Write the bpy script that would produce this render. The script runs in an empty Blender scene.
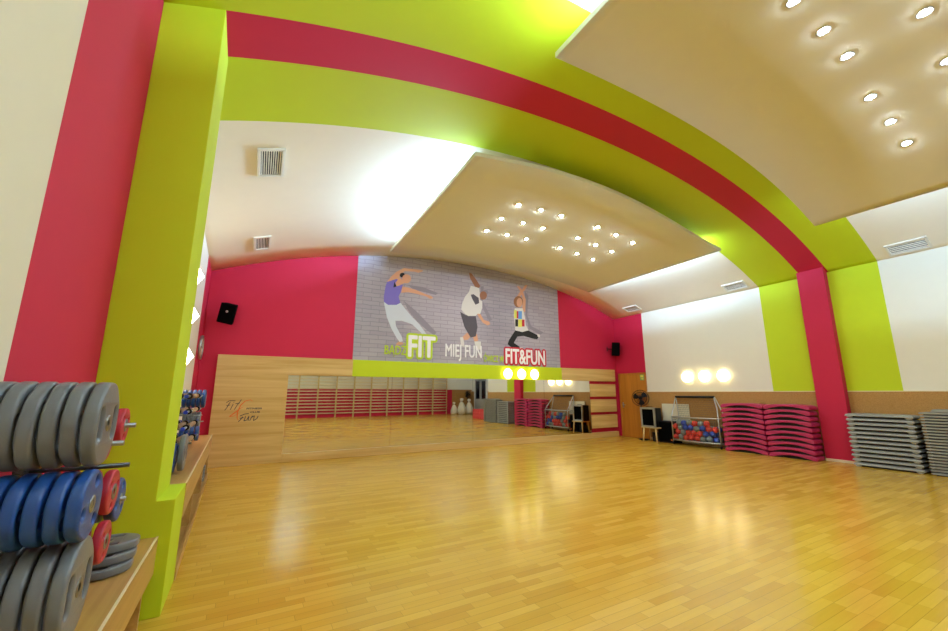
import bpy, bmesh, math, random, json
from mathutils import Vector, Matrix
random.seed(7)
PI = math.pi
S = bpy.context.scene
COL = S.collection

# ------------------------------------------------------------------ materials
def lin(c):
    return tuple((x/12.92 if x <= .04045 else ((x+.055)/1.055)**2.4) for x in c)
def hexc(h):
    return lin(tuple(int(h[i:i+2], 16)/255 for i in (0, 2, 4)))
class NT:
    def __init__(s, name):
        s.m = bpy.data.materials.new(name); s.m.use_nodes = True
        s.t = s.m.node_tree; s.b = s.t.nodes['Principled BSDF']
    def n(s, typ, **kw):
        d = s.t.nodes.new(typ)
        for k, v in kw.items():
            if k in d.inputs.keys(): d.inputs[k].default_value = v
            else: setattr(d, k, v)
        return d
    def l(s, a, b): s.t.links.new(a, b)
    def math(s, op, a, b=None, c=None):
        d = s.t.nodes.new('ShaderNodeMath'); d.operation = op
        for i, v in enumerate((a, b, c)):
            if v is None: continue
            if isinstance(v, (int, float)): d.inputs[i].default_value = v
            else: s.l(v, d.inputs[i])
        return d.outputs[0]
def mat(name, col, rough=.5, metal=0., spec=.5, noise=.06, nscale=6., bump=.0, bscale=80., emit=None, estr=0.):
    k = NT(name); b = k.b
    c = hexc(col) if isinstance(col, str) else col
    b.inputs['Roughness'].default_value = rough
    b.inputs['Metallic'].default_value = metal
    b.inputs['Specular IOR Level'].default_value = spec
    tc = k.n('ShaderNodeTexCoord')
    nz = k.n('ShaderNodeTexNoise', Scale=nscale, Detail=3.)
    k.l(tc.outputs['Object'], nz.inputs['Vector'])
    r = k.n('ShaderNodeMapRange'); r.inputs['To Min'].default_value = 1-noise; r.inputs['To Max'].default_value = 1+noise
    k.l(nz.outputs['Fac'], r.inputs['Value'])
    mx = k.n('ShaderNodeVectorMath', operation='SCALE'); mx.inputs[0].default_value = c
    k.l(r.outputs[0], mx.inputs['Scale']); k.l(mx.outputs[0], b.inputs['Base Color'])
    if bump:
        n2 = k.n('ShaderNodeTexNoise', Scale=bscale, Detail=2.)
        k.l(tc.outputs['Object'], n2.inputs['Vector'])
        bp = k.n('ShaderNodeBump', Strength=bump, Distance=.01)
        k.l(n2.outputs['Fac'], bp.inputs['Height']); k.l(bp.outputs[0], b.inputs['Normal'])
    if emit:
        b.inputs['Emission Color'].default_value = (*hexc(emit), 1); b.inputs['Emission Strength'].default_value = estr
    return k.m
def wood(name, c1, c2, axis='X', rough=.4, board=.0, stretch=10., scale=3.):
    """grain running along one axis; optional board joints across"""
    k = NT(name); tc = k.n('ShaderNodeTexCoord'); mp = k.n('ShaderNodeMapping')
    sc = {'X': (.4, stretch, stretch), 'Y': (stretch, .4, stretch), 'Z': (stretch, stretch, .4)}[axis]
    mp.inputs['Scale'].default_value = sc
    k.l(tc.outputs['Object'], mp.inputs['Vector'])
    nz = k.n('ShaderNodeTexNoise', Scale=scale*.35, Detail=5., Roughness=.6, Distortion=.4)
    k.l(mp.outputs[0], nz.inputs['Vector'])
    cr = k.n('ShaderNodeValToRGB')
    cr.color_ramp.elements[0].position = .3; cr.color_ramp.elements[0].color = (*hexc(c2), 1)
    cr.color_ramp.elements[1].position = .65; cr.color_ramp.elements[1].color = (*hexc(c1), 1)
    k.l(nz.outputs['Fac'], cr.inputs['Fac'])
    k.l(cr.outputs[0], k.b.inputs['Base Color']); k.b.inputs['Roughness'].default_value = rough
    return k.m
def parquet():
    k = NT('parquet_strips'); tc = k.n('ShaderNodeTexCoord'); sp = k.n('ShaderNodeSeparateXYZ')
    k.l(tc.outputs['Object'], sp.inputs[0])
    W, Ln = .072, .46
    row = k.math('FLOOR', k.math('DIVIDE', sp.outputs['Y'], W))
    w1 = k.n('ShaderNodeTexWhiteNoise', noise_dimensions='1D'); k.l(row, w1.inputs['W'])
    xo = k.math('ADD', k.math('DIVIDE', sp.outputs['X'], Ln), k.math('MULTIPLY', w1.outputs['Value'], 7.3))
    cell = k.math('FLOOR', xo)
    cb = k.n('ShaderNodeCombineXYZ'); k.l(row, cb.inputs[0]); k.l(cell, cb.inputs[1])
    w2 = k.n('ShaderNodeTexWhiteNoise', noise_dimensions='3D'); k.l(cb.outputs[0], w2.inputs['Vector'])
    cr = k.n('ShaderNodeValToRGB')
    e = cr.color_ramp.elements
    e[0].position = 0; e[0].color = (*hexc(FLOOR[0]), 1); e[1].position = 1; e[1].color = (*hexc(FLOOR[2]), 1)
    x = e.new(.5); x.color = (*hexc(FLOOR[1]), 1)
    k.l(w2.outputs['Value'], cr.inputs['Fac'])
    # grain
    mp = k.n('ShaderNodeMapping'); mp.inputs['Scale'].default_value = (3, 45, 1); k.l(tc.outputs['Object'], mp.inputs['Vector'])
    nz = k.n('ShaderNodeTexNoise', Scale=1., Detail=4.); k.l(mp.outputs[0], nz.inputs['Vector'])
    # broad wear patches
    nb = k.n('ShaderNodeTexNoise', Scale=.5, Detail=2.); k.l(tc.outputs['Object'], nb.inputs['Vector'])
    g = k.math('ADD', k.math('MULTIPLY', nz.outputs['Fac'], .16), k.math('MULTIPLY', nb.outputs['Fac'], .16))
    # joints
    fy = k.math('FRACT', k.math('DIVIDE', sp.outputs['Y'], W)); fx = k.math('FRACT', xo)
    jy = k.math('LESS_THAN', fy, .045); jx = k.math('LESS_THAN', fx, .006)
    j = k.math('MAXIMUM', jy, jx)
    f = k.math('SUBTRACT', k.math('ADD', g, .84), k.math('MULTIPLY', j, .34))
    vm = k.n('ShaderNodeVectorMath', operation='SCALE'); k.l(cr.outputs[0], vm.inputs[0]); k.l(f, vm.inputs['Scale'])
    k.l(vm.outputs[0], k.b.inputs['Base Color'])
    rr = k.math('ADD', k.math('MULTIPLY', nz.outputs['Fac'], .10), k.math('MULTIPLY', w2.outputs['Value'], .05))
    k.l(k.math('ADD', rr, FLOOR_R), k.b.inputs['Roughness'])
    bp = k.n('ShaderNodeBump', Strength=.12, Distance=.004); k.l(k.math('ADD', nz.outputs['Fac'], k.math('MULTIPLY', w2.outputs['Value'], .6)), bp.inputs['Height']); k.l(bp.outputs[0], k.b.inputs['Normal'])
    k.b.inputs['Specular IOR Level'].default_value = .5
    return k.m
def cork():
    k = NT('cork_board'); tc = k.n('ShaderNodeTexCoord')
    v = k.n('ShaderNodeTexVoronoi', Scale=90.); k.l(tc.outputs['Object'], v.inputs['Vector'])
    cr = k.n('ShaderNodeValToRGB'); e = cr.color_ramp.elements
    e[0].position = .15; e[0].color = (*hexc(CORK[0]), 1); e[1].position = .8; e[1].color = (*hexc(CORK[1]), 1)
    k.l(v.outputs['Color'], cr.inputs['Fac']); k.l(cr.outputs[0], k.b.inputs['Base Color']); k.b.inputs['Roughness'].default_value = .85
    return k.m
def brickprint():
    k = NT('printed_brick'); tc = k.n('ShaderNodeTexCoord'); sp = k.n('ShaderNodeSeparateXYZ'); cb = k.n('ShaderNodeCombineXYZ')
    k.l(tc.outputs['Object'], sp.inputs[0]); k.l(sp.outputs['X'], cb.inputs[0]); k.l(sp.outputs['Z'], cb.inputs[1])
    nz = k.n('ShaderNodeTexNoise', Scale=4., Detail=3.); k.l(cb.outputs[0], nz.inputs['Vector'])
    ad = k.n('ShaderNodeVectorMath', operation='MULTIPLY_ADD'); ad.inputs[1].default_value = (.05, .05, 0); k.l(nz.outputs['Color'], ad.inputs[0]); k.l(cb.outputs[0], ad.inputs[2])
    b = k.n('ShaderNodeTexBrick'); b.inputs['Scale'].default_value = 1
    b.inputs['Brick Width'].default_value = .42; b.inputs['Row Height'].default_value = .105; b.inputs['Mortar Size'].default_value = .009; b.inputs['Mortar Smooth'].default_value = .6
    b.inputs['Color1'].default_value = (*hexc('b3abb5'), 1); b.inputs['Color2'].default_value = (*hexc('a9a0ac'), 1); b.inputs['Mortar'].default_value = (*hexc('8f8793'), 1)
    k.l(ad.outputs[0], b.inputs['Vector'])
    n2 = k.n('ShaderNodeTexNoise', Scale=.45, Detail=1.); k.l(cb.outputs[0], n2.inputs['Vector'])
    vm = k.n('ShaderNodeVectorMath', operation='SCALE'); k.l(b.outputs['Color'], vm.inputs[0])
    k.l(k.math('ADD', k.math('MULTIPLY', n2.outputs['Fac'], .7), .6), vm.inputs['Scale'])
    k.l(vm.outputs[0], k.b.inputs['Base Color']); k.b.inputs['Roughness'].default_value = .7
    return k.m

FLOOR = ('c79830', 'd2a538', 'daae44'); FLOOR_R = .12
CORK = ('a87a3e', 'ba8c4e')
M = {}
M['cream'] = mat('cream_paint', 'e6e2d2', .8, noise=.02, bump=.03, bscale=120)
M['ceil'] = mat('ceiling_paint', 'ede5d0', .8, noise=.02, bump=.03, bscale=60)
M['lime'] = mat('lime_paint', 'c0d20e', .75, noise=.02, bump=.03, bscale=120)
M['pink'] = mat('crimson_paint', 'c2143e', .75, noise=.03, bump=.03, bscale=120)
M['panel'] = mat('panel_paint', 'e4e3d0', .8, noise=.02)
M['paneledge'] = mat('panel_edge_paint', 'dcdcc0', .7, noise=.02)
M['floor'] = parquet()
M['cork'] = cork()
M['wood'] = wood('pale_beech_cladding', 'd9b878', 'bf9750', 'X', .35, stretch=9)
M['bench'] = wood('oiled_bench_wood', 'c89e5c', 'aa7e42', 'Y', .35, stretch=12)
M['strip'] = mat('pale_edge_banding', 'e8d8b4', .4)
M['door'] = wood('veneered_door', 'c8822c', 'b0701f', 'Z', .4, stretch=10)
M['mirror'] = mat('mirror_silver', 'f0f0ea', .015, 1., noise=0)
M['alu'] = mat('brushed_aluminium', 'b8bab8', .35, .8)
M['steel'] = mat('grey_steel_tube', '8f9294', .3, .9)
M['darksteel'] = mat('dark_steel', '55585a', .35, .8)
M['black'] = mat('black_plastic', '0e0e10', .5, spec=.3)
M['blackgrill'] = mat('black_speaker_grille', '050505', .9, spec=.05)
M['speakerblack'] = mat('matt_black_case', '080808', .95, spec=.05)
M['white'] = mat('white_plastic', 'e8e6da', .45)
M['whitemat'] = mat('white_folding_mat', 'ded8bc', .6)
M['offwhite'] = mat('off_white_fabric', 'f0ecdf', .9)
M['grubber'] = mat('grey_rubber', '6e7076', .34, bump=.08, bscale=60, noise=.1)
M['brubber'] = mat('blue_rubber', '1e488e', .38, bump=.08, bscale=60, noise=.1)
M['rrubber'] = mat('red_rubber', 'b02438', .42, bump=.08, bscale=60, noise=.1)
M['pstep'] = mat('pink_step_plastic', 'b42c5a', .4, noise=.08)
M['gstep'] = mat('grey_step_plastic', '94948c', .5, noise=.06)
M['stepdark'] = mat('black_step_foot', '080606', .6)
M['rball'] = mat('red_soft_ball', 'e04434', .5)
M['bball'] = mat('blue_soft_ball', '3a55b4', .5)
M['gball'] = mat('grey_soft_ball', '8c9590', .5)
M['redmat'] = mat('red_foam', 'd8484a', .7)
M['foam'] = mat('tan_foam_sleeve', 'a58566', .8)
M['bluecap'] = mat('blue_end_cap', '2540c0', .4)
M['birch'] = mat('birch_wood', 'd8bc7e', .5)
M['clockface'] = mat('clock_face', 'e8e4d8', .4)
M['brick'] = brickprint()
M['glassdark'] = mat('dark_night_glass', '0a0e22', .05)
M['grey'] = mat('grey_door_paint', 'a5a49c', .5)
M['green'] = mat('green_sign', '5fae6a', .5)
M['orange'] = mat('orange_lettering', 'e0702a', .5)
M['ink'] = mat('dark_blue_lettering', '2a2c3c', .5)
for n, c in dict(skin='d8a080', skin2='9c6a50', violet='7a6cc0', pants='ccd2dc', tee='dcd8d4', shorts='565058', hair='9a6a48', dark='1c1c1c', shade='8f8793', lime_print='b9d02a', white_print='f0eef0', red_print='c8283c', yellow_print='e0e060', blue_print='6aa0e0').items():
    M[n] = mat('print_'+n, c, .7, noise=.02)
WARM, COOL = 'ffdfae', 'e8f2ff'
M['spotlamp'] = mat('spot_lamp_glow', 'ffffff', .5, emit='e2f1ff', estr=1.)
M['balllamp'] = mat('wall_lamp_glow', 'ffffff', .5, emit='ffe9a8', estr=1.)
M['whitelamp'] = mat('white_lamp_glow', 'ffffff', .5, emit='fff6e6', estr=1.)

# ------------------------------------------------------------------ mesh builder
class MB:
    def __init__(s): s.v = []; s.f = []; s.m = []; s.sm = []
    def add(s, vs, fs, m=0, smooth=False):
        o = len(s.v); s.v += [tuple(v) for v in vs]
        for f in fs: s.f.append([i+o for i in f]); s.m.append(m); s.sm.append(smooth)
    def box(s, lo, hi, m=0, rot=None, piv=None):
        x0, y0, z0 = lo; x1, y1, z1 = hi
        vs = [Vector(p) for p in ((x0,y0,z0),(x1,y0,z0),(x1,y1,z0),(x0,y1,z0),(x0,y0,z1),(x1,y0,z1),(x1,y1,z1),(x0,y1,z1))]
        if rot is not None:
            c = Vector(piv) if piv else Vector(((x0+x1)/2,(y0+y1)/2,(z0+z1)/2))
            vs = [rot @ (v-c) + c for v in vs]
        s.add(vs, [(0,3,2,1),(4,5,6,7),(0,1,5,4),(1,2,6,5),(2,3,7,6),(3,0,4,7)], m); return s
    def tube(s, pts, r, n=10, m=0, cap=True, smooth=True):
        pts = [Vector(p) for p in pts]; rs = r if isinstance(r, (list, tuple)) else [r]*len(pts)
        rings = []; up = None
        for i, p in enumerate(pts):
            d = (pts[min(i+1, len(pts)-1)] - pts[max(i-1, 0)]).normalized()
            if up is None:
                a = Vector((0,0,1)) if abs(d.z) < .9 else Vector((1,0,0)); up = (a - d*a.dot(d)).normalized()
            else: up = (up - d*up.dot(d)).normalized()
            q = d.cross(up)
            rings.append([p + (up*math.cos(2*PI*k/n) + q*math.sin(2*PI*k/n))*rs[i] for k in range(n)])
        vs = [v for g in rings for v in g]; fs = []
        for i in range(len(pts)-1):
            for k in range(n): fs.append((i*n+k, i*n+(k+1) % n, (i+1)*n+(k+1) % n, (i+1)*n+k))
        s.add(vs, fs, m, smooth)
        if cap:
            s.add(rings[0], [tuple(range(n))[::-1]], m); s.add(rings[-1], [tuple(range(n))], m)
        return s
    def lathe(s, prof, n=24, m=0, axis='Z', c=(0,0,0), smooth=True):
        c = Vector(c); vs = []; fs = []
        for r, h in prof:
            for k in range(n):
                a = 2*PI*k/n; x, y = r*math.cos(a), r*math.sin(a)
                vs.append(c + Vector({'Z': (x,y,h), 'X': (h,x,y), 'Y': (y,h,x)}[axis]))
        for i in range(len(prof)-1):
            for k in range(n): fs.append((i*n+k, i*n+(k+1) % n, (i+1)*n+(k+1) % n, (i+1)*n+k))
        s.add(vs, fs, m, smooth); return s
    def prism(s, poly, a, b, plane='XZ', m=0, smooth=False):
        """poly in a plane, extruded from a to b on the third axis"""
        def P(p, t): return {'XZ': (p[0], t, p[1]), 'YZ': (t, p[0], p[1]), 'XY': (p[0], p[1], t)}[plane]
        n = len(poly); vs = [P(p, a) for p in poly] + [P(p, b) for p in poly]
        s.add(vs, [tuple(range(n)), tuple(range(2*n-1, n-1, -1))], m)
        s.add(vs, [(i, i+n, (i+1) % n + n, (i+1) % n) for i in range(n)], m, smooth); return s
    def sphere(s, c, r, n=16, m=0, sc=(1,1,1)):
        k = n//2; prof = [(max(r*math.sin(PI*i/k), 1e-4), -r*math.cos(PI*i/k)) for i in range(k+1)]
        c = Vector(c); vs = []; fs = []
        for q, h in prof:
            for j in range(n): vs.append(c + Vector((q*math.cos(2*PI*j/n)*sc[0], q*math.sin(2*PI*j/n)*sc[1], h*sc[2])))
        for i in range(k):
            for j in range(n): fs.append((i*n+j, i*n+(j+1) % n, (i+1)*n+(j+1) % n, (i+1)*n+j))
        s.add(vs, fs, m, True); return s
    def build(s, name, mats, parent=None, loc=None, bevel=0, seg=2, fix=True):
        me = bpy.data.meshes.new(name); me.from_pydata(s.v, [], s.f)
        for x in (mats if isinstance(mats, (list, tuple)) else [mats]): me.materials.append(M[x] if isinstance(x, str) else x)
        for p, mi, sm in zip(me.polygons, s.m, s.sm): p.material_index = mi; p.use_smooth = sm
        if fix:
            bm = bmesh.new(); bm.from_mesh(me); bmesh.ops.remove_doubles(bm, verts=bm.verts, dist=1e-5)
            if fix != 'merge': bmesh.ops.recalc_face_normals(bm, faces=bm.faces)
            bm.to_mesh(me); bm.free()
        me.update()
        return link(name, me, parent, loc, bevel, seg)
def link(name, me, parent=None, loc=None, bevel=0, seg=2):
    o = bpy.data.objects.new(name, me); COL.objects.link(o)
    if parent: o.parent = parent
    if loc: o.location = loc
    if bevel:
        b = o.modifiers.new('bevel', 'BEVEL'); b.width = bevel; b.segments = seg; b.limit_method = 'ANGLE'
    return o
def tag(o, label, cat, group=None, kind=None):
    if label: o['label'] = label
    if cat: o['category'] = cat
    if group: o['group'] = group
    if kind: o['kind'] = kind
    return o
def thing(name, label, cat, loc=(0,0,0), rotz=0, group=None):
    o = bpy.data.objects.new(name, None); COL.objects.link(o); o.empty_display_size = .1
    o.location = loc; o.rotation_euler = (0, 0, rotz); return tag(o, label, cat, group)
def struct(o): o['kind'] = 'structure'; return o
def dup(root, label, loc=None, rot=None, group=None):
    r = root.copy(); COL.objects.link(r)
    if loc is not None: r.location = loc
    if rot is not None: r.rotation_euler = rot
    r['label'] = label
    if group: r['group'] = group
    for ch in root.children:
        c = ch.copy(); COL.objects.link(c); c.parent = r
        for g in ch.children:
            d = g.copy(); COL.objects.link(d); d.parent = c
    return r
def mesh_of_curve(cu, mats):
    o = bpy.data.objects.new('t', cu); COL.objects.link(o); bpy.context.view_layer.update()
    dg = bpy.context.evaluated_depsgraph_get(); me = bpy.data.meshes.new_from_object(o.evaluated_get(dg))
    bpy.data.objects.remove(o); me.materials.clear()
    for x in mats: me.materials.append(M[x])
    return me
LP = dict(cfl=330, cfr=130, cnl=450, cnr=160, spot=1050, ball=6.5, white=20, exp=0.0)
# ------------------------------------------------------------------ room shell
XL, XR, YF, YB, XR2, YA = -.865, 11.08, 9.6, -5.9, 13.9, .95
YM = 9.5                                   # face of the mirror cladding
Q = [4.4564, -0.5559, 0.3851, -0.3404, 1.2706, 0.0998, 0.2078, 0.0432, -0.1777, -0.1029, -0.0517]
def ceil_z(x, y):
    x = (x-5.1)/6; x = max(-1.02, min(1.02, x)); y = max(y, 0)/10
    a = 1-x*x; b = [1, y, x*y, x, a, a*x, a*x*x, a*x**3, a*y, a*x*y, a*x*x*y]
    return sum(p*q for p, q in zip(Q, b))
def frange(a, b, n): return [a+(b-a)*i/n for i in range(n+1)]
# ceiling, painted bands
def near_edge(x): return 2.5+.2*(x-3)/8
bands = [(YB, 0, -1), (0, None, 0), (None, 3.507, 1), (3.507, 4.0, 2), (4.0, 4.92, 1), (4.92, YF+.1, 0)]
xs = frange(XL-.1, XR+.1, 60)
c = MB()
for y0, y1, m in bands:
    for i in range(60):
        ys = []
        for x in (xs[i], xs[i+1]):
            a = near_edge(x) if y0 is None else y0; b = near_edge(x) if y1 is None else y1
            ys.append(frange(a, b, 6))
        for j in range(6):
            vs = [(xs[i], ys[0][j]), (xs[i+1], ys[1][j]), (xs[i+1], ys[1][j+1]), (xs[i], ys[0][j+1])]
            c.add([(x, y, ceil_z(x, y)) for x, y in vs], [(0, 1, 2, 3)], max(m, 0), True)
ce = c.build('ceiling', ['ceil', 'lime', 'pink'], fix='merge'); struct(ce)
so = ce.modifiers.new('thick', 'SOLIDIFY'); so.thickness = .15; so.offset = 1
c = MB(); c.box((XR, YB-.1, 4.02), (XR2+.1, YA+.1, 4.15)); struct(c.build('ceiling', ['ceil']))
c = MB(); c.box((XL-.2, YB-.2, -.12), (XR2+.2, YF+.2, 0)); struct(c.build('floor', ['floor']))
# far wall, follows the vault
c = MB(); xs = frange(XL-.15, XR+.15, 50)
c.prism([(x, ceil_z(x, YF)+.04) for x in xs] + [(XR+.15, 0), (XL-.15, 0)], YF, YF+.15, 'XZ'); struct(c.build('wall_far', ['pink']))
# side walls in painted zones along their length
def side(name, x0, x1, zones):
    c = MB(); keys = []
    for a, b, m in zones:
        n = max(1, int((b-a)/1.0)); ys = frange(a, b, n)
        c.prism([(y, ceil_z(x0, y)+.04) for y in ys] + [(b, 0), (a, 0)], x0, x1, 'YZ', keys.index(m) if m in keys else (keys.append(m) or len(keys)-1))
    return struct(c.build(name, keys, fix=False))
side('wall_left', XL, XL-.15, [(YB, 2.366, 'cream'), (2.366, 3.6, 'pink'), (3.6, 8.78, 'cream'), (8.78, YF, 'pink')])
side('wall_right', XR, XR+.15, [(YA, 2.705, 'cream'), (2.705, 4.92, 'lime'), (4.92, 8.43, 'cream'), (8.43, YF, 'pink')])
c = MB(); c.box((XR+.15, YA, 0), (XR2+.1, YA+.15, 4.1), 0); struct(c.build('wall_alcove', ['cream']))
c = MB(); c.box((XR2, YB, 0), (XR2+.15, YA, 1.5), 1); c.box((XR2, YB, 1.5), (XR2+.15, YA, 4.1), 0); struct(c.build('wall_alcove', ['cream', 'cork']))
# back wall, seen in the mirror
c = MB(); xs = frange(XL-.15, XR2+.15, 40)
def zb(x): return (ceil_z(x, 0) if x < XR else 4.1)+.04
c.box((XL-.15, YB-.15, 0), (12.35, YB, 1.62), 1); c.box((12.35, YB-.15, 0), (XR2+.15, YB, 1.62), 2)
c.prism([(x, zb(x)+.1) for x in xs] + [(XR2+.15, 1.62), (XL-.15, 1.62)], YB-.15, YB, 'XZ', 0)
struct(c.build('wall_back', ['cream', 'pink', 'cork'], fix=False))
# cork wainscot on the right wall
c = MB(); c.box((XR-.025, 4.04, .0), (XR, 8.43, 1.44)); c.box((XR-.025, YA, 0), (XR, 3.535, 1.44))
struct(c.build('trim_1', ['cork']))
c = MB(); c.box((XR-.03, 4.04, 1.44), (XR, 8.43, 1.455)); c.box((XR-.03, YA, 1.44), (XR, 3.535, 1.455))
struct(c.build('trim_2', ['strip']))
# crimson column on the right wall with timber base board
c = MB(); c.box((10.9, 3.54, .05), (XR, 4.035, ceil_z(10.9, 3.75)+.1)); c.box((10.896, 3.535, 0), (XR, 4.04, .05), 1)
struct(c.build('trim_3', ['pink', 'strip'], bevel=.004))
# lime pillar on the left wall with its wider foot
c = MB(); c.prism([(XL, 0), (-.349, 0), (-.349, .709), (-.455, .709), (-.455, 4.9), (XL, 4.9)], 3.507, 4.07, 'XZ')
struct(c.build('trim_4', ['lime'], bevel=.004))
# skirting strips
c = MB(); c.box((XR-.035, YA, 0), (XR-.025, 3.535, .07)); c.box((XR-.035, 4.045, 0), (XR-.025, 8.43, .07)); struct(c.build('baseboard_right', ['strip']))
c = MB(); c.box((XL, 4.07, 0), (XL+.012, YF, .07)); c.box((XL, YB, 0), (XL+.012, 3.5, .07)); struct(c.build('baseboard_left', ['bench']))

# ---- cladding round the mirror (far wall): timber left, lime band, timber right, foot rail
c = MB()
c.box((-.56, YM, 0), (.765, YF, 2.18)); struct(c.build('trim_5', ['wood'], bevel=.003))
c = MB(); c.box((.765, YM, 1.79), (2.115, YF, 2.18)); c.box((8.51, YM, 1.79), (10.88, YF, 2.18)); struct(c.build('trim_6', ['wood'], bevel=.003))
c = MB(); c.box((2.115, YM, 1.79), (8.51, YF, 2.18)); struct(c.build('trim_7', ['lime'], bevel=.003))
c = MB(); c.box((.765, YM-.02, 0), (10.87, YF, .165), 0); struct(c.build('trim_8', ['wood'], bevel=.006))
for z0, z1 in ((1.29, 1.69), (.80, 1.20), (.30, .71)):
    c = MB(); c.box((9.68, YM, z0), (10.86, YF, z1)); struct(c.build('trim_9', ['wood'], bevel=.004))
# mirror panes
for (a, b), w in zip(((.765, 3.08), (3.08, 5.337), (5.337, 7.79), (7.79, 9.67)), ('leftmost wide mirror pane beside the timber panel with the logo', 'second mirror pane from the left, mostly reflecting the red stall bars', 'mirror pane under the lime band reflecting the pink column and grey steps', 'rightmost mirror pane beside the crimson striped timber slats')):
    c = MB(); c.box((a+.003, YM+.01, .165), (b-.003, YF-.01, 1.79)); o = c.build('wall_mirror', ['mirror']); tag(o, w, 'mirror', 'mirror panes along the far wall')
# door in the right wall next to the corner
d = thing('door_1', None, None, (XR, 8.96, 0)); struct(d)
c = MB(); c.box((-.03, -.49, .01), (-.002, .49, 2.01)); leaf = c.build('door_leaf', ['door'], d, bevel=.003)
c = MB(); c.box((-.05, -.53, 0), (0, -.49, 2.05)); c.box((-.05, .49, 0), (0, .53, 2.05)); c.box((-.05, -.53, 2.01), (0, .53, 2.05)); c.build('door_frame', ['door'], d, bevel=.004)
c = MB(); c.tube([(-.03, .42, 1.02), (-.08, .42, 1.02), (-.08, .30, 1.02)], .01); c.box((-.036, .395, .93), (-.03, .445, 1.1)); c.build('door_handle', ['alu'], leaf)
s = thing('door_sign', 'small green and white sticker sign high on the wooden corner door', 'sign', (XR-.035, 8.56, 1.9))
c = MB(); c.box((-.004, -.075, -.09), (0, .075, .09)); c.build('sign_plate', ['green'], s)
c = MB(); c.box((-.006, -.055, .0), (-.004, .055, .07)); c.box((-.006, -.05, -.07), (-.004, -.005, -.015)); c.box((-.006, .01, -.06), (-.004, .05, -.03)); c.build('sign_marks', ['yellow_print'], s)
# far glazed double door in the alcove, seen in the mirror
d = thing('door_2', None, None, (XR2, -4.6, 0)); struct(d)
c = MB(); c.box((-.06, -.85, 0), (-.0, -.77, 2.4)); c.box((-.06, .77, 0), (0, .85, 2.4)); c.box((-.06, -.85, 2.32), (0, .85, 2.4)); c.build('door_frame', ['white'], d)
for a in (-.77, .0):
    w = .77 if a < 0 else .77
    c = MB(); c.box((-.05, a+.01, .01), (-.01, a+w-.01, 1.0)); c.box((-.05, a+.01, 1.0), (-.01, a+.13, 2.3)); c.box((-.05, a+w-.13, 1.0), (-.01, a+w-.01, 2.3)); c.box((-.05, a+.01, 2.2), (-.01, a+w-.01, 2.3))
    lf = c.build('door_leaf', ['grey'], d)
    c = MB(); c.box((-.035, a+.13, 1.0), (-.025, a+w-.13, 2.2)); c.build('pane', ['glassdark'], lf)

# ---- suspended curved ceiling panels
def interp(x, X, Z):
    if x <= X[0]: return Z[0]+(Z[1]-Z[0])*(x-X[0])/(X[1]-X[0])
    for i in range(len(X)-1):
        if x <= X[i+1] or i == len(X)-2: return Z[i]+(Z[i+1]-Z[i])*(x-X[i])/(X[i+1]-X[i])
def poly(X, Z):                    # smooth quartic through five stations
    def f(x):
        r = 0
        for i in range(len(X)):
            t = Z[i]
            for j in range(len(X)):
                if j != i: t *= (x-X[j])/(X[i]-X[j])
            r += t
        return r
    return f
PN = poly([2.58, 4.2, 5.4, 6.9, 8.9], [4.855, 5.03, 5.045, 4.875, 4.53]); PF = poly([2.7, 4.45, 5.7, 7.04, 8.65], [4.645, 4.735, 4.75, 4.70, 4.51])
PQ = poly([2.55, 3.8, 4.95, 6.7, 8.5], [4.97, 5.045, 5.045, 4.86, 4.30])
def far_z(x, y): t = (y-4.6)/4.0; return PN(x)*(1-t)+PF(x)*t
def near_z(x, y): return PQ(x)
def slab(name, x0, x1, y0, y1, f, label, thick=.065):
    c = MB(); X = frange(x0, x1, 48); Y = frange(y0, y1, 6); nx, ny = 49, 7
    vs = [(x, y, f(x, y)) for y in Y for x in X] + [(x, y, f(x, y)+thick) for y in Y for x in X]; N = nx*ny
    fs = []; fe = []
    for j in range(ny-1):
        for i in range(nx-1):
            a = j*nx+i; fs.append((a, a+nx, a+nx+1, a+1)); fs.append((a+N, a+1+N, a+nx+1+N, a+nx+N))
    for i in range(nx-1):
        fe.append((i, i+1, i+1+N, i+N)); a = (ny-1)*nx+i; fe.append((a, a+N, a+1+N, a+1))
    for j in range(ny-1):
        a = j*nx; fe.append((a, a+N, a+nx+N, a+nx)); a = j*nx+nx-1; fe.append((a, a+nx, a+nx+N, a+N))
    c.add(vs, fs, 0, True); c.add(vs, fe, 1, False)
    t = thing(name, label, 'ceiling panel', (0, 0, 0), 0, 'curved suspended ceiling panels')
    c.build('panel', ['panel', 'paneledge'], t)
    c = MB()
    for x in frange(x0+.9, x1-.9, 2):
        for y in (y0+.6, y1-.6): c.tube([(x, y, f(x, y)+thick-.01), (x, y, ceil_z(x, y)+.03)], .006, 6)
    c.build('hanger_rod', ['alu'], t)
    return t
slab('ceiling_panel', 2.62, 8.93, 4.6, 8.6, far_z, 'far curved cream ceiling panel hanging in front of the dancer poster')
slab('ceiling_panel', 2.57, 8.48, -3.9, 2.76, near_z, 'near curved cream ceiling panel cut off by the top right of the photo')
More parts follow.
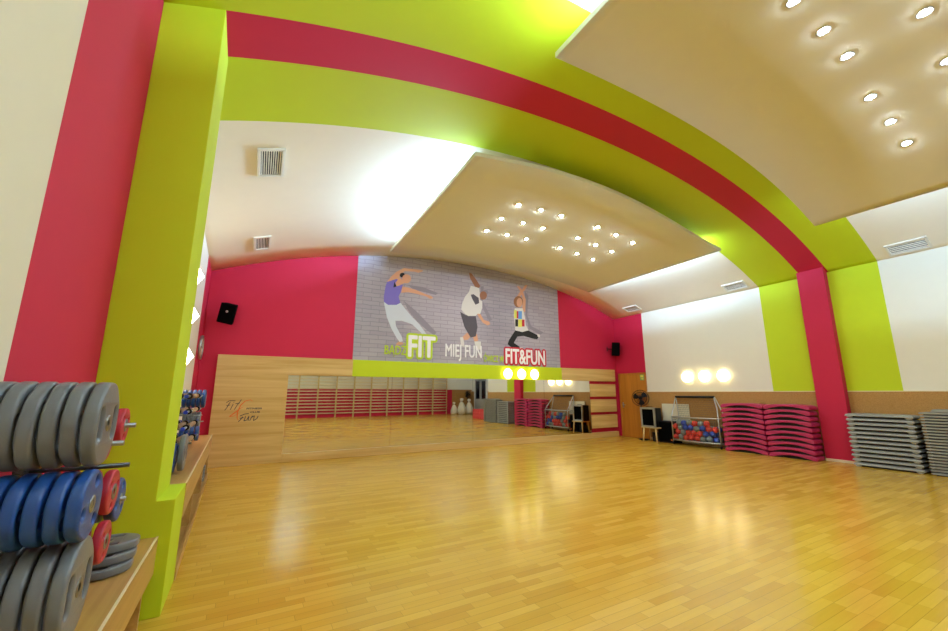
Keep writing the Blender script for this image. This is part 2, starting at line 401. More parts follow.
# recessed spot lamps in grids of nine
def spot(x, y, f, label, group):
    z = f(x, y); sl = (f(x+.05, y)-f(x-.05, y))/.1
    t = thing('recessed_spotlight', label, 'ceiling lamp', (x, y, z), 0, group); t.rotation_euler = (0, -math.atan(sl), 0)
    return t
c1 = MB(); c1.lathe([(.060, -.001), (.062, -.007), (.052, -.009), (.034, .012), (.0005, .014)], 24); ring = c1.build('lamp_ring', ['alu'])
c2 = MB(); c2.lathe([(.0005, -.019), (.014, -.0175), (.024, -.012), (.029, -.004), (.028, .004)], 14); bulb = c2.build('bulb', ['spotlamp'])
rows = ('mirror side row', 'middle row', 'camera side row'); cols = ('left', 'middle', 'right')
first = True
def grid(xs, ys, f, which, group):
    global first
    for j, y in enumerate(ys):
        for i, x in enumerate(xs):
            t = spot(x, y, f, '%s spotlight of the %s, %s' % (cols[i], rows[j], which), group)
            for src in (ring, bulb):
                if first: o = src
                else: o = src.copy(); COL.objects.link(o)
                o.parent = t
            first = False
grid((4.20, 4.74, 5.27), (6.88, 6.29, 5.70), far_z, 'left square of nine, far panel', 'spotlights on the far ceiling panel')
grid((6.25, 6.80, 7.34), (6.86, 6.25, 5.65), far_z, 'right square of nine, far panel', 'spotlights on the far ceiling panel')
grid((4.16, 4.79, 5.36), (1.22, .64, .06), near_z, 'left square of nine, near panel', 'spotlights on the near ceiling panel')
grid((6.25, 6.86, 7.39), (1.30, .68, .06), near_z, 'right square of nine, near panel', 'spotlights on the near ceiling panel')
# vents
def vent(x, y, sx, sy, label, slats, grp='air vents in the ceiling'):
    z = ceil_z(x, y); sl = (ceil_z(x+.1, y)-ceil_z(x-.1, y))/.2; sy_ = (ceil_z(x, y+.1)-ceil_z(x, y-.1))/.2
    t = thing('ceiling_vent', label, 'air vent', (x, y, z), 0, grp); t.rotation_euler = (math.atan(sy_), -math.atan(sl), 0)
    c = MB(); w = .03
    for a in ((-sx, -sy, sx, -sy+w*1.2), (-sx, sy-w*1.2, sx, sy), (-sx, -sy, -sx+w*1.2, sy), (sx-w*1.2, -sy, sx, sy)): c.box((a[0], a[1], -.03), (a[2], a[3], .01))
    c.build('vent_frame', ['white'], t, bevel=.004)
    c = MB(); c.box((-sx+.03, -sy+.03, -.004), (sx-.03, sy-.03, .0)); c.build('vent_backing', ['black'], t)
    c = MB(); n = slats
    R = Matrix.Rotation(math.radians(35), 3, 'Y')
    for k in range(n):
        xx = -sx+.04+(2*sx-.08)*(k+.5)/n; h = (2*sx-.08)/n*.22
        c.box((xx-h, -sy+.03, -.016), (xx+h, sy-.03, -.012), 0, R)
    c.build('vent_grille', ['white'], t)
vent(0, 5.77, .17, .33, 'square white air vent nearest the lime arch, left of the far panel', 9)
vent(0, 8.5, .15, .3, 'square white air vent above the left wall speaker', 8)
vent(10.84, 5.35, .15, .27, 'slim white air vent between right wall and far ceiling panel', 5)
vent(10.74, 8.5, .15, .26, 'slim white air vent above the corner door', 5)
vent(10.87, 2.2, .16, .29, 'slim white air vent at the right edge beside the lime band', 5)

# ---- wall lamps
def disc_lamp(loc, r, axis, label, group, lampmat='balllamp'):
    t = thing('wall_lamp', label, 'wall lamp', loc, 0, group); s = -1
    c = MB(); c.lathe([(r*.45, 0), (r*.45, .03*s), (.0005, .03*s)], 24, axis=axis); c.build('lamp_base', ['white'], t)
    c = MB(); c.lathe([(r*.55, .028*s), (r*.9, .035*s), (r, .055*s), (r*.9, .078*s), (r*.5, .092*s), (.0005, .096*s)], 32, axis=axis); c.build('glass_shade', [lampmat], t)
for i, (y, w) in enumerate(((7.04, 'left of three, nearest the corner door'), (6.54, 'middle of three'), (6.03, 'right of three, nearest the lime stripe'))):
    disc_lamp((XR, y, 1.865), .155, 'X', 'round glowing wall lamp above the ball cage, %s' % w, 'round lamps on the right wall')
for i, (x, w) in enumerate(((6.45, 'leftmost'), (6.93, 'middle one'), (7.40, 'rightmost'))):
    disc_lamp((x, YM, 1.948), .15, 'Y', 'round glowing wall lamp on the lime band over the mirror, %s' % w, 'round lamps over the mirror')
for z, w in ((3.19, 'top'), (2.57, 'middle'), (1.95, 'bottom')):
    t = thing('wall_lamp', 'pointed white lamp glowing beside the lime pillar, %s of three' % w, 'wall lamp', (XL, 7.25, z), 0, 'pointed lamps on the left wall')
    c = MB(); c.box((0, -.05, -.05), (.02, .05, .05)); c.build('lamp_base', ['white'], t)
    c = MB(); a = .2; vs = [(.01, -a, 0), (.01, 0, -a), (.01, a, 0), (.01, 0, a), (.13, 0, 0)]
    c.add(vs, [(0, 1, 4), (1, 2, 4), (2, 3, 4), (3, 0, 4), (3, 2, 1, 0)]); c.build('glass_shade', ['whitelamp'], t)

# ---- loudspeakers
def speaker(loc, rotz, tilt, h, w, d, label, roll=0):
    t = thing('wall_speaker', label, 'loudspeaker', loc, rotz, 'wall loudspeakers')
    R = Matrix.Rotation(roll, 4, 'Y') @ Matrix.Rotation(tilt, 4, 'X')
    c = MB(); c.prism([(-w/2, -d/2), (w/2, -d/2), (w*.36, d/2), (-w*.36, d/2)], -h/2, h/2, 'XY'); c.v = [tuple(R @ Vector(v)) for v in c.v]; c.build('speaker_body', ['speakerblack'], t, bevel=.012)
    c = MB(); c.box((-w*.46, -d/2-.012, -h*.46), (w*.46, -d/2-.0, h*.46)); c.v = [tuple(R @ Vector(v)) for v in c.v]; G_ = c.build('grille', ['blackgrill'], t, bevel=.005)
    c = MB(); c.lathe([(.0005, -d/2-.018), (.022, -d/2-.016), (.024, -d/2-.01)], 16, axis='Y', c=(0, 0, h*.12)); c.v = [tuple(R @ Vector(v)) for v in c.v]; c.build('tweeter', ['alu'], G_)
    c = MB(); c.tube([(0, d*.4, 0), (0, d/2+.16, .02)], .014); c.box((-.04, d/2+.14, -.06), (.04, d/2+.16, .09)); c.build('wall_bracket', ['black'], t)
speaker((-.46, 9.28, 2.99), -.2, math.radians(14), .40, .29, .22, 'black loudspeaker tilted on its bracket in the far left corner', .2)
speaker((10.83, 9.36, 2.87), .75, math.radians(4), .44, .3, .24, 'black loudspeaker on the crimson wall above the corner door')
t = thing('wall_clock', 'round wall clock on the crimson strip above the left bench', 'clock', (XL, 9.25, 2.28))
c = MB(); c.lathe([(.22, 0), (.235, .02), (.235, .045), (.21, .05), (.205, .035)], 36, axis='X'); c.build('clock_rim', ['alu'], t)
c = MB(); c.lathe([(.0005, .034), (.207, .034)], 36, axis='X'); cf_ = c.build('clock_face', ['clockface'], t)
c = MB(); c.box((.037, -.008, -.02), (.04, .008, .12)); c.box((.041, -.12, -.006), (.043, .02, .006)); c.build('clock_hands', ['black'], cf_)
c = MB()
for k in range(12):
    a = k*PI/6; c.box((.036, math.sin(a)*.175-.006, math.cos(a)*.175-.012), (.038, math.sin(a)*.175+.006, math.cos(a)*.175+.012))
c.build('hour_marks', ['black'], cf_)
c = MB(); c.tube([(XL+.02, 9.45, 3.5), (XL+.02, 9.45, .0)], .01, 6); tag(c.build('wall_cable', ['pink']), 'thin crimson painted cable run down the left corner behind the clock', 'cable')
# ------------------------------------------------------------------ poster
P = json.loads('''{"w_arm":[[2.865,4.189],[2.97,4.35],[3.104,4.497],[3.3,4.628],[3.593,4.646],[3.833,4.654],[3.834,4.619],[3.715,4.562],[3.595,4.573],[3.332,4.547],[3.22,4.458],[3.168,4.317],[2.921,4.189]],"w_head":[[3.382,4.348],[3.504,4.365],[3.386,4.225]],"w_bun":[[3.264,4.428],[3.335,4.438],[3.266,4.365]],"w_top":[[2.865,4.189],[3.112,4.308],[3.169,4.28],[3.175,4.126],[3.258,4.179],[3.288,4.155],[3.238,3.965],[3.185,3.847],[3.234,3.686],[3.138,3.62],[2.918,3.596],[2.806,3.665],[2.8,3.8],[2.83,4.051]],"w_neck":[[3.088,4.198],[3.195,4.355],[3.343,4.234],[3.23,4.161],[3.119,4.104]],"w_blk":[[3.059,4.222],[3.037,4.065],[3.119,4.104]],"w_arm2":[[3.275,4.125],[3.433,4.118],[3.669,4.077],[3.91,4.007],[4.094,3.972],[4.157,3.921],[4.065,3.881],[3.942,3.939],[3.672,3.978],[3.437,3.991],[3.252,3.953]],"w_pants":[[2.806,3.662],[2.918,3.598],[3.138,3.623],[3.248,3.685],[3.336,3.583],[3.574,3.343],[3.753,3.192],[4.028,2.879],[3.939,2.831],[3.818,2.961],[3.58,3.15],[3.464,3.181],[3.293,3.221],[3.126,3.206],[3.145,3.072],[3.307,2.815],[3.339,2.696],[3.256,2.677],[3.17,2.779],[3.024,3.009],[2.905,3.267]],"w_f1":[[3.229,2.681],[3.354,2.662],[3.342,2.616],[3.164,2.579],[3.175,2.632]],"w_f2":[[3.984,2.848],[4.058,2.873],[4.136,2.724],[4.076,2.709]],"w_sh":[[3.331,3.75],[3.685,3.508],[4.267,2.995],[4.208,2.906],[3.994,3.03],[3.693,3.257],[3.453,3.512]],"w_sh2":[[3.431,4.189],[3.845,4.187],[4.31,4.072],[4.217,4.016],[3.849,4.057],[3.55,4.105]],"m_arm":[[5.251,4.794],[5.328,4.787],[5.495,4.616],[5.625,4.445],[5.565,4.383],[5.46,4.391],[5.355,4.533],[5.286,4.633]],"m_shirt":[[5.304,4.417],[5.442,4.404],[5.583,4.382],[5.6,4.253],[5.606,4.035],[5.687,4.013],[5.686,3.826],[5.615,3.628],[5.528,3.625],[5.458,3.551],[5.22,3.528],[5.085,3.611],[5.001,3.693],[5.034,3.877],[5.117,4.069],[5.252,4.239]],"m_head":[[5.72,4.18],[5.842,4.195],[5.719,4.054]],"m_cap":[[5.778,4.275],[5.886,4.289],[5.777,4.196]],"m_print":[[5.304,4.153],[5.39,4.179],[5.564,4.092],[5.581,3.939],[5.459,3.879],[5.355,4.036]],"m_arm2":[[5.51,3.623],[5.615,3.634],[5.737,3.461],[5.914,3.431],[5.949,3.357],[5.859,3.312],[5.701,3.381],[5.562,3.537]],"m_short":[[4.97,3.625],[5.152,3.546],[5.47,3.549],[5.528,3.239],[5.469,2.97],[5.306,2.924],[5.11,3.205]],"m_leg1":[[5.197,3.058],[5.319,2.971],[5.219,2.86],[5.069,2.839],[5.034,2.913]],"m_leg2":[[5.372,2.955],[5.514,3.043],[5.549,2.851],[5.438,2.813]],"m_s1":[[4.975,2.909],[5.068,2.923],[5.121,2.653],[5.006,2.673]],"m_s2":[[5.424,2.824],[5.638,2.837],[5.637,2.605],[5.481,2.597]],"m_sh":[[5.636,4.446],[5.743,4.461],[5.705,4.015],[5.881,3.722],[6.022,3.487],[5.914,3.446],[5.634,3.945]],"k_arms":[[6.925,4.618],[7.008,4.637],[7.11,4.531],[7.22,4.686],[7.327,4.715],[7.237,4.547],[7.15,4.466],[7.248,4.24],[7.214,3.848],[7.089,3.835],[7.141,4.193],[7.101,4.379],[6.977,4.25],[6.895,4.268],[7.045,4.477]],"k_hair":[[6.961,4.137],[7.136,4.158],[6.956,3.958]],"k_face":[[7.002,4.115],[7.11,4.127],[6.998,3.97]],"k_top":[[6.825,3.917],[7.121,3.949],[7.208,3.648],[7.222,3.445],[7.321,3.283],[7.091,3.214],[6.828,3.245],[6.813,3.477],[6.779,3.709]],"k_y":[[6.803,3.864],[6.897,3.874],[6.89,3.619],[6.797,3.61]],"k_r":[[6.896,3.839],[6.953,3.845],[6.947,3.617],[6.89,3.612]],"k_b":[[6.953,3.845],[7.09,3.859],[7.082,3.613],[6.947,3.6]],"k_k":[[6.836,3.58],[6.938,3.589],[6.932,3.37],[6.831,3.361]],"k_y2":[[6.946,3.59],[7.082,3.602],[7.075,3.365],[6.94,3.354]],"k_r2":[[7.082,3.596],[7.177,3.604],[7.171,3.389],[7.076,3.382]],"k_legs":[[6.829,3.242],[7.315,3.279],[7.733,3.14],[7.648,3.028],[7.49,3.039],[7.129,3.098],[6.9,3.061],[6.77,2.868],[7.016,2.739],[7.089,2.62],[6.962,2.606],[6.717,2.702],[6.548,2.814],[6.6,2.939]],"k_s1":[[6.976,2.745],[7.077,2.751],[7.173,2.563],[7.011,2.567]],"k_s2":[[7.644,3.189],[7.762,3.185],[7.758,3.099],[7.678,3.107]],"k_sh":[[7.215,4.516],[7.358,4.358],[7.295,3.759],[7.432,3.428],[7.921,3.259],[7.765,3.179],[7.345,3.353],[7.232,3.753]],"T_badz":[[2.88,2.289],[3.425,2.648]],"T_fit":[[3.5,2.33],[4.22,2.85]],"T_miej":[[4.535,2.262],[5.646,2.702]],"T_cw":[[5.725,2.271],[6.398,2.526]],"T_ff":[[6.465,2.252],[7.902,2.674]],"L_fit":[[-0.338,1.072],[-0.056,1.282]],"L_fun":[[-0.08,0.844],[0.262,0.974]],"L_fc":[[0.039,1.083],[0.318,1.116]],"L_cl":[[0.113,1.01],[0.29,1.044]],"L_s":[[0.143,1.242],[0.097,1.275],[0.006,1.253],[-0.07,1.169],[-0.114,1.03],[-0.108,0.919],[-0.082,0.872]],"L_s2":[[-0.017,1.14],[-0.095,1.086],[-0.17,1.013],[-0.245,0.95],[-0.165,0.961],[-0.072,1.02]]}''')
pt = thing('wall_poster', 'wide grey brick poster of three leaping dancers above the mirror', 'poster', (0, YF, 0))
x0, x1, zb_ = 2.12, 8.54, 2.18
c = MB(); xs = frange(x0, x1, 30)
c.prism([(x, ceil_z(x, YF)-.0) for x in xs] + [(x1, zb_), (x0, zb_)], -.014, 0, 'XZ'); c.build('poster_print', ['brick'], pt)
def flat(c, pts, y, m=0):
    c.prism(pts, y, y-.0015, 'XZ', m)
def disc(c, key, y, m=0):
    (cx, cz), (ax, az), (bx, bz) = P[key]; n = 18
    u = (ax-cx, az-cz); v = (bx-cx, bz-cz)
    flat(c, [(cx+u[0]*math.cos(2*PI*k/n)+v[0]*math.sin(2*PI*k/n), cz+u[1]*math.cos(2*PI*k/n)+v[1]*math.sin(2*PI*k/n)) for k in range(n)], y, m)
for nm, shadow, layers, mats in (
    ('woman_print', ['w_sh', 'w_sh2'], [('w_arm', 1), ('w_pants', 2), ('w_f1', 1), ('w_f2', 1), ('w_arm2', 1), ('w_top', 3), ('w_neck', 1), ('w_blk', 4), ('*w_bun', 4), ('*w_head', 1)], ['shade', 'skin', 'pants', 'violet', 'dark']),
    ('man_print', ['m_sh'], [('m_leg1', 1), ('m_leg2', 1), ('m_s1', 2), ('m_s2', 2), ('m_short', 3), ('m_arm', 4), ('m_arm2', 1), ('m_shirt', 2), ('m_print', 5), ('*m_cap', 0), ('*m_head', 4)], ['shade', 'skin', 'tee', 'shorts', 'skin2', 'shorts']),
    ('child_print', ['k_sh'], [('k_legs', 1), ('k_s1', 2), ('k_s2', 2), ('k_arms', 3), ('k_top', 2), ('k_y', 4), ('k_r', 5), ('k_b', 6), ('k_k', 1), ('k_y2', 4), ('k_r2', 5), ('*k_hair', 7), ('*k_face', 3)], ['shade', 'dark', 'tee', 'skin', 'yellow_print', 'red_print', 'blue_print', 'hair'])):
    c = MB(); y = -.0145
    for s in shadow: flat(c, P[s], y); y -= .0006
    for k, m in layers:
        y -= .0008
        if k[0] == '*': disc(c, k[1:], y, m)
        else: flat(c, P[k], y, m)
    c.build(nm, mats, pt, fix=False)
def text_mesh(s, box, mats, y, offset=0., extra=0., slant=0., plane='XZ', depth=.002):
    """lettering fitted to a box (x0,z0,x1,z1) on the far wall plane"""
    def mk(off):
        cu = bpy.data.curves.new('t', 'FONT'); cu.body = s; cu.offset = off; cu.extrude = .01; cu.resolution_u = 3; cu.shear = slant
        return mesh_of_curve(cu, mats)
    base = mk(offset); X = [v.co.x for v in base.vertices]; Y = [v.co.y for v in base.vertices]
    a, b, c_, d = min(X), max(X), min(Y), max(Y)
    if extra: base = mk(offset+extra)
    (bx0, bz0), (bx1, bz1) = box
    for v in base.vertices:
        x = bx0+(v.co.x-a)/(b-a)*(bx1-bx0); z = bz0+(v.co.y-c_)/(d-c_)*(bz1-bz0)
        v.co = (x, y-(depth if v.co.z > 0 else 0), z)
    base.update(); return base
def lettering(name, s, box, m, parent, y, **k): return link(name, text_mesh(s, box, [m], y, **k), parent)
def thick(name, s, box, m, parent, y, r, n=12, offset=0.):
    """rounded bold lettering: the glyph shapes spread by r all round"""
    me = text_mesh(s, box, [m], y, offset=offset); vs = [v.co.copy() for v in me.vertices]; fs = [tuple(p.vertices) for p in me.polygons]
    c = MB(); c.add(vs, fs)
    for k in range(n):
        dx, dz = r*math.cos(2*PI*k/n), r*math.sin(2*PI*k/n); c.add([(v.x+dx, v.y+.0002*(k+1), v.z+dz) for v in vs], fs)
    return c.build(name, [m], parent, fix=False)
thick('lettering', 'BĄDŹ', P['T_badz'], 'lime_print', pt, -.0300, .005, 6)
l_ = thick('lettering', 'FIT', P['T_fit'], 'white_print', pt, -.0345, .018)
thick('lettering_outline', 'FIT', P['T_fit'], 'lime_print', l_, -.031, .075, 20)
thick('lettering', 'MIEJ FUN', P['T_miej'], 'white_print', pt, -.031, .007, 8)
thick('lettering', 'ĆWICZ W', P['T_cw'], 'lime_print', pt, -.0295, .005, 6)
l_ = thick('lettering', 'FIT&FUN', P['T_ff'], 'white_print', pt, -.0345, .012)
thick('lettering_outline', 'FIT&FUN', P['T_ff'], 'red_print', l_, -.031, .062, 20)
# club logo on the timber panel
lg = thing('wall_logo', 'club logo in slanted dark script with an orange ampersand on the timber panel', 'logo', (0, YM, 0))
def strokes(c, box, segs, w, m=0):
    (a, b), (p, q) = box
    for s in segs:
        pts = [(a+u*(p-a), b+v*(q-b)) for u, v in s]
        for i in range(len(pts)-1):
            (x0, z0), (x1, z1) = pts[i], pts[i+1]; L = math.hypot(x1-x0, z1-z0) or 1; nx, nz = -(z1-z0)/L*w/2, (x1-x0)/L*w/2
            c.prism([(x0+nx, z0+nz), (x1+nx, z1+nz), (x1-nx, z1-nz), (x0-nx, z0-nz)], -.003, 0, 'XZ', m)
c = MB()
strokes(c, P['L_fit'], [[(0, 0), (.12, .25), (.22, .6), (.3, .8)], [(.05, .72), (.25, .9), (.6, .88)], [(.08, .42), (.3, .5)], [(.34, .05), (.48, .58)], [(.5, .72), (.52, .78)], [(.58, .05), (.75, .5), (.97, 1)], [(.62, .6), (.88, .66)]], .012)
c.build('script_lettering', ['ink'], lg, fix=False)
c = MB()
strokes(c, P['L_fun'], [[(0, 0), (.1, .3), (.2, .75)], [(.05, .85), (.3, 1.15), (.5, 1.2)], [(.05, .5), (.25, .6)], [(.35, .8), (.28, .1), (.42, .2), (.52, .8)], [(.52, .8), (.5, .1)], [(.58, .1), (.7, .85)], [(.62, .5), (.8, .85), (.78, .1), (.95, .4), (1, .8)]], .014)
c.build('script_lettering', ['ink'], lg, fix=False)
c = MB()
def brush(pts, ws):
    for i in range(len(pts)-1):
        (x0, z0), (x1, z1) = pts[i], pts[i+1]; L = math.hypot(x1-x0, z1-z0); nx, nz = -(z1-z0)/L, (x1-x0)/L; a, b = ws[i]/2, ws[i+1]/2
        c.prism([(x0+nx*a, z0+nz*a), (x1+nx*b, z1+nz*b), (x1-nx*b, z1-nz*b), (x0-nx*a, z0-nz*a)], -.004, 0, 'XZ')
brush(P['L_s'], [.005, .012, .015, .02, .024, .016, .005]); brush(P['L_s2'], [.006, .014, .022, .016, .010, .005])
c.build('orange_ampersand', ['orange'], lg, fix=False)
lettering('small_lettering', 'FITNESS', P['L_fc'], 'ink', lg, -.001, offset=.035); lettering('small_lettering', 'CLUB', P['L_cl'], 'ink', lg, -.001, offset=.035)

# ------------------------------------------------------------------ step boards on the right
def ordinal(n): return {1: 'lowest', 2: 'second', 3: 'third', 4: 'fourth', 5: 'fifth', 6: 'sixth', 7: 'seventh', 8: 'eighth', 9: 'ninth', 10: 'tenth'}.get(n, '%dth' % n)
def pink_step(L, W, h):
    t = thing('aerobic_step', 'x', 'step')
    # bowed deck: arched underside, rounded drooping ends
    n = 28; top = []; bot = []
    for i in range(n+1):
        u = -1+2*i/n; y = u*L/2
        zt = h*(.98-.24*abs(u)**2.2 - .25*max(0, abs(u)-.86)/.14*(abs(u)**6))
        zbm = h*(.56*(1-(abs(u)/.86)**2)+.0)
        top.append((y, zt)); bot.append((y, max(zbm, .0)))
    bot = [(y, min(z, zt-.012)) for (y, z), (_, zt) in zip(bot, top)]
    c = MB(); c.prism(top + bot[::-1], -W/2, W/2, 'YZ', 0, True); dk_ = c.build('deck', ['pstep'], t, bevel=.008)
    c = MB()
    for s in (-1, 1): c.box((-W/2+.03, s*L*.30-.1, .002), (W/2-.03, s*L*.30+.1, h*.30))
    c.box((-W/2+.06, -L*.32, h*.03), (W/2-.06, L*.32, h*.50))
    c.build('black_underside', ['stepdark'], dk_)
    return t
h = .1168
ps = pink_step(.98, .40, h)
fst = True
for yc, xc, w in ((5.46, 10.77, 'ball cage'), (4.505, 10.74, 'crimson column')):
    for k in range(10):
        lb = 'pink bowed step, %s from the floor, in the stack beside the %s' % (ordinal(k+1), w) if k < 9 else 'pink bowed step topping the stack beside the %s' % w
        loc = (xc+.004*((k*7) % 3), yc+.006*((k*5) % 3-1), k*h*.998)
        L = (.95 if yc > 5 else .89)
        if fst: ps.location = loc; ps['label'] = lb; ps['group'] = 'pink steps stacked against the right wall'; o = ps; fst = False
        else: o = dup(ps, lb, loc)
        o.scale = (1, L/.98, 1)
def grey_step(L, W, h):
    t = thing('aerobic_step', 'x', 'step')
    c = MB(); a = .035
    vs = []
    for z, ins in ((h*.38, 0), (h*.78, .012), (h*.96, .05)):
        vs += [(-W/2+ins, -L/2+ins*1.6, z), (W/2-ins, -L/2+ins*1.6, z), (W/2-ins, L/2-ins*1.6, z), (-W/2+ins, L/2-ins*1.6, z)]
    fs = [(3, 2, 1, 0), (8, 9, 10, 11)]
    for r in (0, 4):
        for i in range(4): fs.append((r+i, r+(i+1) % 4, r+4+(i+1) % 4, r+4+i))
    c.add(vs, fs); c.build('deck', ['gstep'], t, bevel=.006)
    for s in (-1, 1):
        c = MB(); c.prism([(s*L*.5-s*.01, h*.42), (s*L*.5-s*.13, h*.42), (s*L*.5-s*.10, .0), (s*L*.5-s*.05, .0)], -W/2+.012, W/2-.012, 'YZ'); c.build('foot', ['gstep'], t, bevel=.004)
    c = MB(); c.box((-W/2+.035, -L/2+.12, .004), (W/2-.035, L/2-.12, h*.40)); c.build('underside_rib', ['stepdark'], t)
    return t
h = .0845
gs = grey_step(.98, .42, h)
for k in range(12):
    lb = 'grey step board, %s from the floor, in the stack touching the crimson column' % ordinal(k+1) if k < 11 else 'grey step board topping the stack touching the crimson column'
    loc = (10.78+.004*((k*5) % 3), 3.005+.006*((k*7) % 3-1), k*h)
    if k == 0: gs.location = loc; gs['label'] = lb; gs['group'] = 'grey steps stacked beside the column'
    else: dup(gs, lb, loc)
# thin boards at the right edge
def thin_board():
    t = thing('thin_board', 'x', 'board'); L, W, h = 1.0, .42, .051
    c = MB(); c.prism([(-L/2+.02, h*.30), (L/2-.02, h*.30), (L/2, h*.55), (L/2-.015, h*.86), (-L/2+.015, h*.86), (-L/2, h*.55)], -W/2, W/2, 'YZ'); c.build('board', ['gstep'], t, bevel=.004)
    c = MB()
    c.box((-W/2+.025, -L/2+.06, 0), (W/2-.025, L/2-.06, h*.3))
    c.build('underside', ['stepdark'], t)
    return t
tb = thin_board()
for k in range(21):
    lb = 'thin grey board in the right edge stack, %s from the floor' % ordinal(k+1) if k < 20 else 'uppermost of the full width thin grey boards in the right edge stack'
    loc = (10.78+.003*((k*5) % 3), 1.955+.004*((k*7) % 3-1), k*.0513)
    if k == 0: tb.location = loc; tb['label'] = lb; tb['group'] = 'thin boards stacked at the right edge'
    else: dup(tb, lb, loc)
c = MB(); c.prism([(-.17, 0), (.17, 0), (.2, .015), (.16, .05), (-.16, .05), (-.2, .015)], -.15, .15, 'YZ'); o = c.build('foam_block', ['gstep'], None, (10.78, 2.12, 21*.0513+.001), bevel=.005); tag(o, 'small grey block lying on top of the thin boards at the right edge', 'block')
# upright grey panel and red foam boxes further along the wall, seen in the mirror
c = MB(); c.box((10.6, 1.24, 0), (11.0, 1.34, 1.12)); o = c.build('gym_mat', ['gstep'], bevel=.01); tag(o, 'grey mat standing upright at the end of the thin boards, seen in the mirror', 'mat')
for i in range(2):
    for j in range(3):
        c = MB(); c.box((-.3, -.38, 0), (.3, .38, .17)); o = c.build('foam_box', ['redmat'], None, (11.5, -.35+.8*i-.25, .172*j), bevel=.02)
        tag(o, 'red foam block seen in the mirror, %s layer, pile %s the grey boards' % (('bottom', 'middle', 'top')[j], ('away from', 'next to')[i]), 'foam block', 'red foam blocks beside the grey boards')

# ------------------------------------------------------------------ ball cage
cg = thing('ball_cage', 'silver wheeled wire cage full of red, blue and grey balls', 'ball cage', (10.72, 6.68, 0))
Y0, Y1 = -.62, .69
def bow(y): return -.10*(1-((y-.035)/.66)**2)
xf = -.08
# posts and rails
def arc(z, xoff=0, n=10): return [(xf+bow(y)+xoff, y, z) for y in frange(Y0, Y1, n)]
c = MB(); c.tube(arc(.13), .022); c.build('base_rail', ['alu'], cg)
c = MB(); c.tube(arc(.75), .018); c.build('front_rail', ['alu'], cg)
c = MB(); c.tube([(.22, Y0+.21, 1.30), (.22, Y1+.02, 1.30)], .032, 12); c.build('top_rail', ['black'], cg)
for y, yt in ((Y0, Y0+.21), (Y1, Y1+.02)):
    c = MB(); c.tube([(xf, y, .08), (xf-.0, y, .75), (.06, y+(yt-y)*.4, 1.0), (.2, yt, 1.26), (.22, yt, 1.3)], .017); c.build('front_post', ['alu'], cg)
    c = MB(); c.tube([(.26, y, .08), (.26, y, .75), (.23, yt, 1.3)], .014); c.tube([(xf, y, .13), (.26, y, .13)], .014); c.tube([(xf, y, .75), (.26, y, .75)], .012); c.build('side_frame', ['alu'], cg)
    for x in (xf, .26):
        c = MB(); c.lathe([(.0005, -.012), (.035, -.012), (.035, .012), (.0005, .012)], 14, axis='Y', c=(x, y, .036)); c.tube([(x, y, .036), (x, y, .1)], .008, 6); c.build('caster', ['black'], cg)
def wires(c, grid_):
    for ln in grid_: c.tube(ln, .0024, 4, cap=False)
c = MB(); wires(c, [arc(z) for z in frange(.17, .72, 11)]); wires(c, [[(xf+bow(y), y, .13), (xf+bow(y), y, .75)] for y in frange(Y0+.05, Y1-.05, 24)]); c.build('front_wire_mesh', ['darksteel'], cg)
c = MB()
for z in frange(.17, 1.27, 20):
    t_ = max(0, (z-.75)/.55); wires(c, [[(.26-.04*t_, Y0+.21*t_, z), (.26-.04*t_, Y1+.02*t_, z)]])
wires(c, [[(.26, y, .13), (.26, y, .75), (.22, Y0+.21+(y-Y0)*((Y1-Y0-.19)/(Y1-Y0)), 1.28)] for y in frange(Y0+.05, Y1-.05, 24)]); c.build('back_wire_mesh', ['darksteel'], cg)
for y in (Y0, Y1):
    c = MB(); wires(c, [[(xf, y, z), (.26, y, z)] for z in frange(.17, .72, 11)]); wires(c, [[(x, y, .13), (x, y, .75)] for x in frange(xf+.05, .21, 4)]); c.build('side_wire_mesh', ['darksteel'], cg)
c = MB(); c.prism([(xf+bow(y)+.01, y) for y in frange(Y0, Y1, 10)] + [(.26, Y1), (.26, Y0)], .10, .115, 'XY'); c.build('base_tray', ['black'], cg)
r = .078
seq = ['r', 'g', 'r', 'r', 'r', 'g', 'g', 'b', 'r',  'r', 'g', 'r', 'r', 'r', 'b', 'b', 'b', 'b',  'r', 'g', 'b', 'b', 'g', 'b', 'r', 'r',  'g', 'g', 'b', 'g', 'r', 'g']
cm = {'r': ('rball', 'red'), 'b': ('bball', 'blue'), 'g': ('gball', 'grey')}
idx = 0; proto = {}
for layer, (z, n, off) in enumerate(((.212, 8, 0), (.345, 7, .08), (.475, 8, 0), (.60, 6, .12))):
    for k in range(n):
        y = 7.29-off-.158*k*(1.0 if n < 8 else 1.0); 
        for dep in (0, 1):
            if dep == 1 and layer == 3: continue
            col = seq[(layer*9+k) % len(seq)] if dep == 0 else 'rbg'[(k*2+layer) % 3]
            x = 10.665+bow(y-6.68)*.75+.04 + dep*.158; zz = z+.012*math.sin(k*2.3+layer)
            c = MB() if col not in proto else None
            lb = '%s ball in the wire cage, %s layer, %s row, %s from the stool end' % (cm[col][1], ('bottom', 'second', 'third', 'top')[layer], ('front', 'rear')[dep], ordinal(k+1).replace('lowest', 'first'))
            if c: c.sphere((0, 0, 0), r, 20); o = c.build('soft_ball', [cm[col][0]], None, (x, y, zz)); proto[col] = o
            else: o = proto[col].copy(); COL.objects.link(o); o.location = (x, y, zz)
            tag(o, lb, 'ball', 'balls in the wire cage')

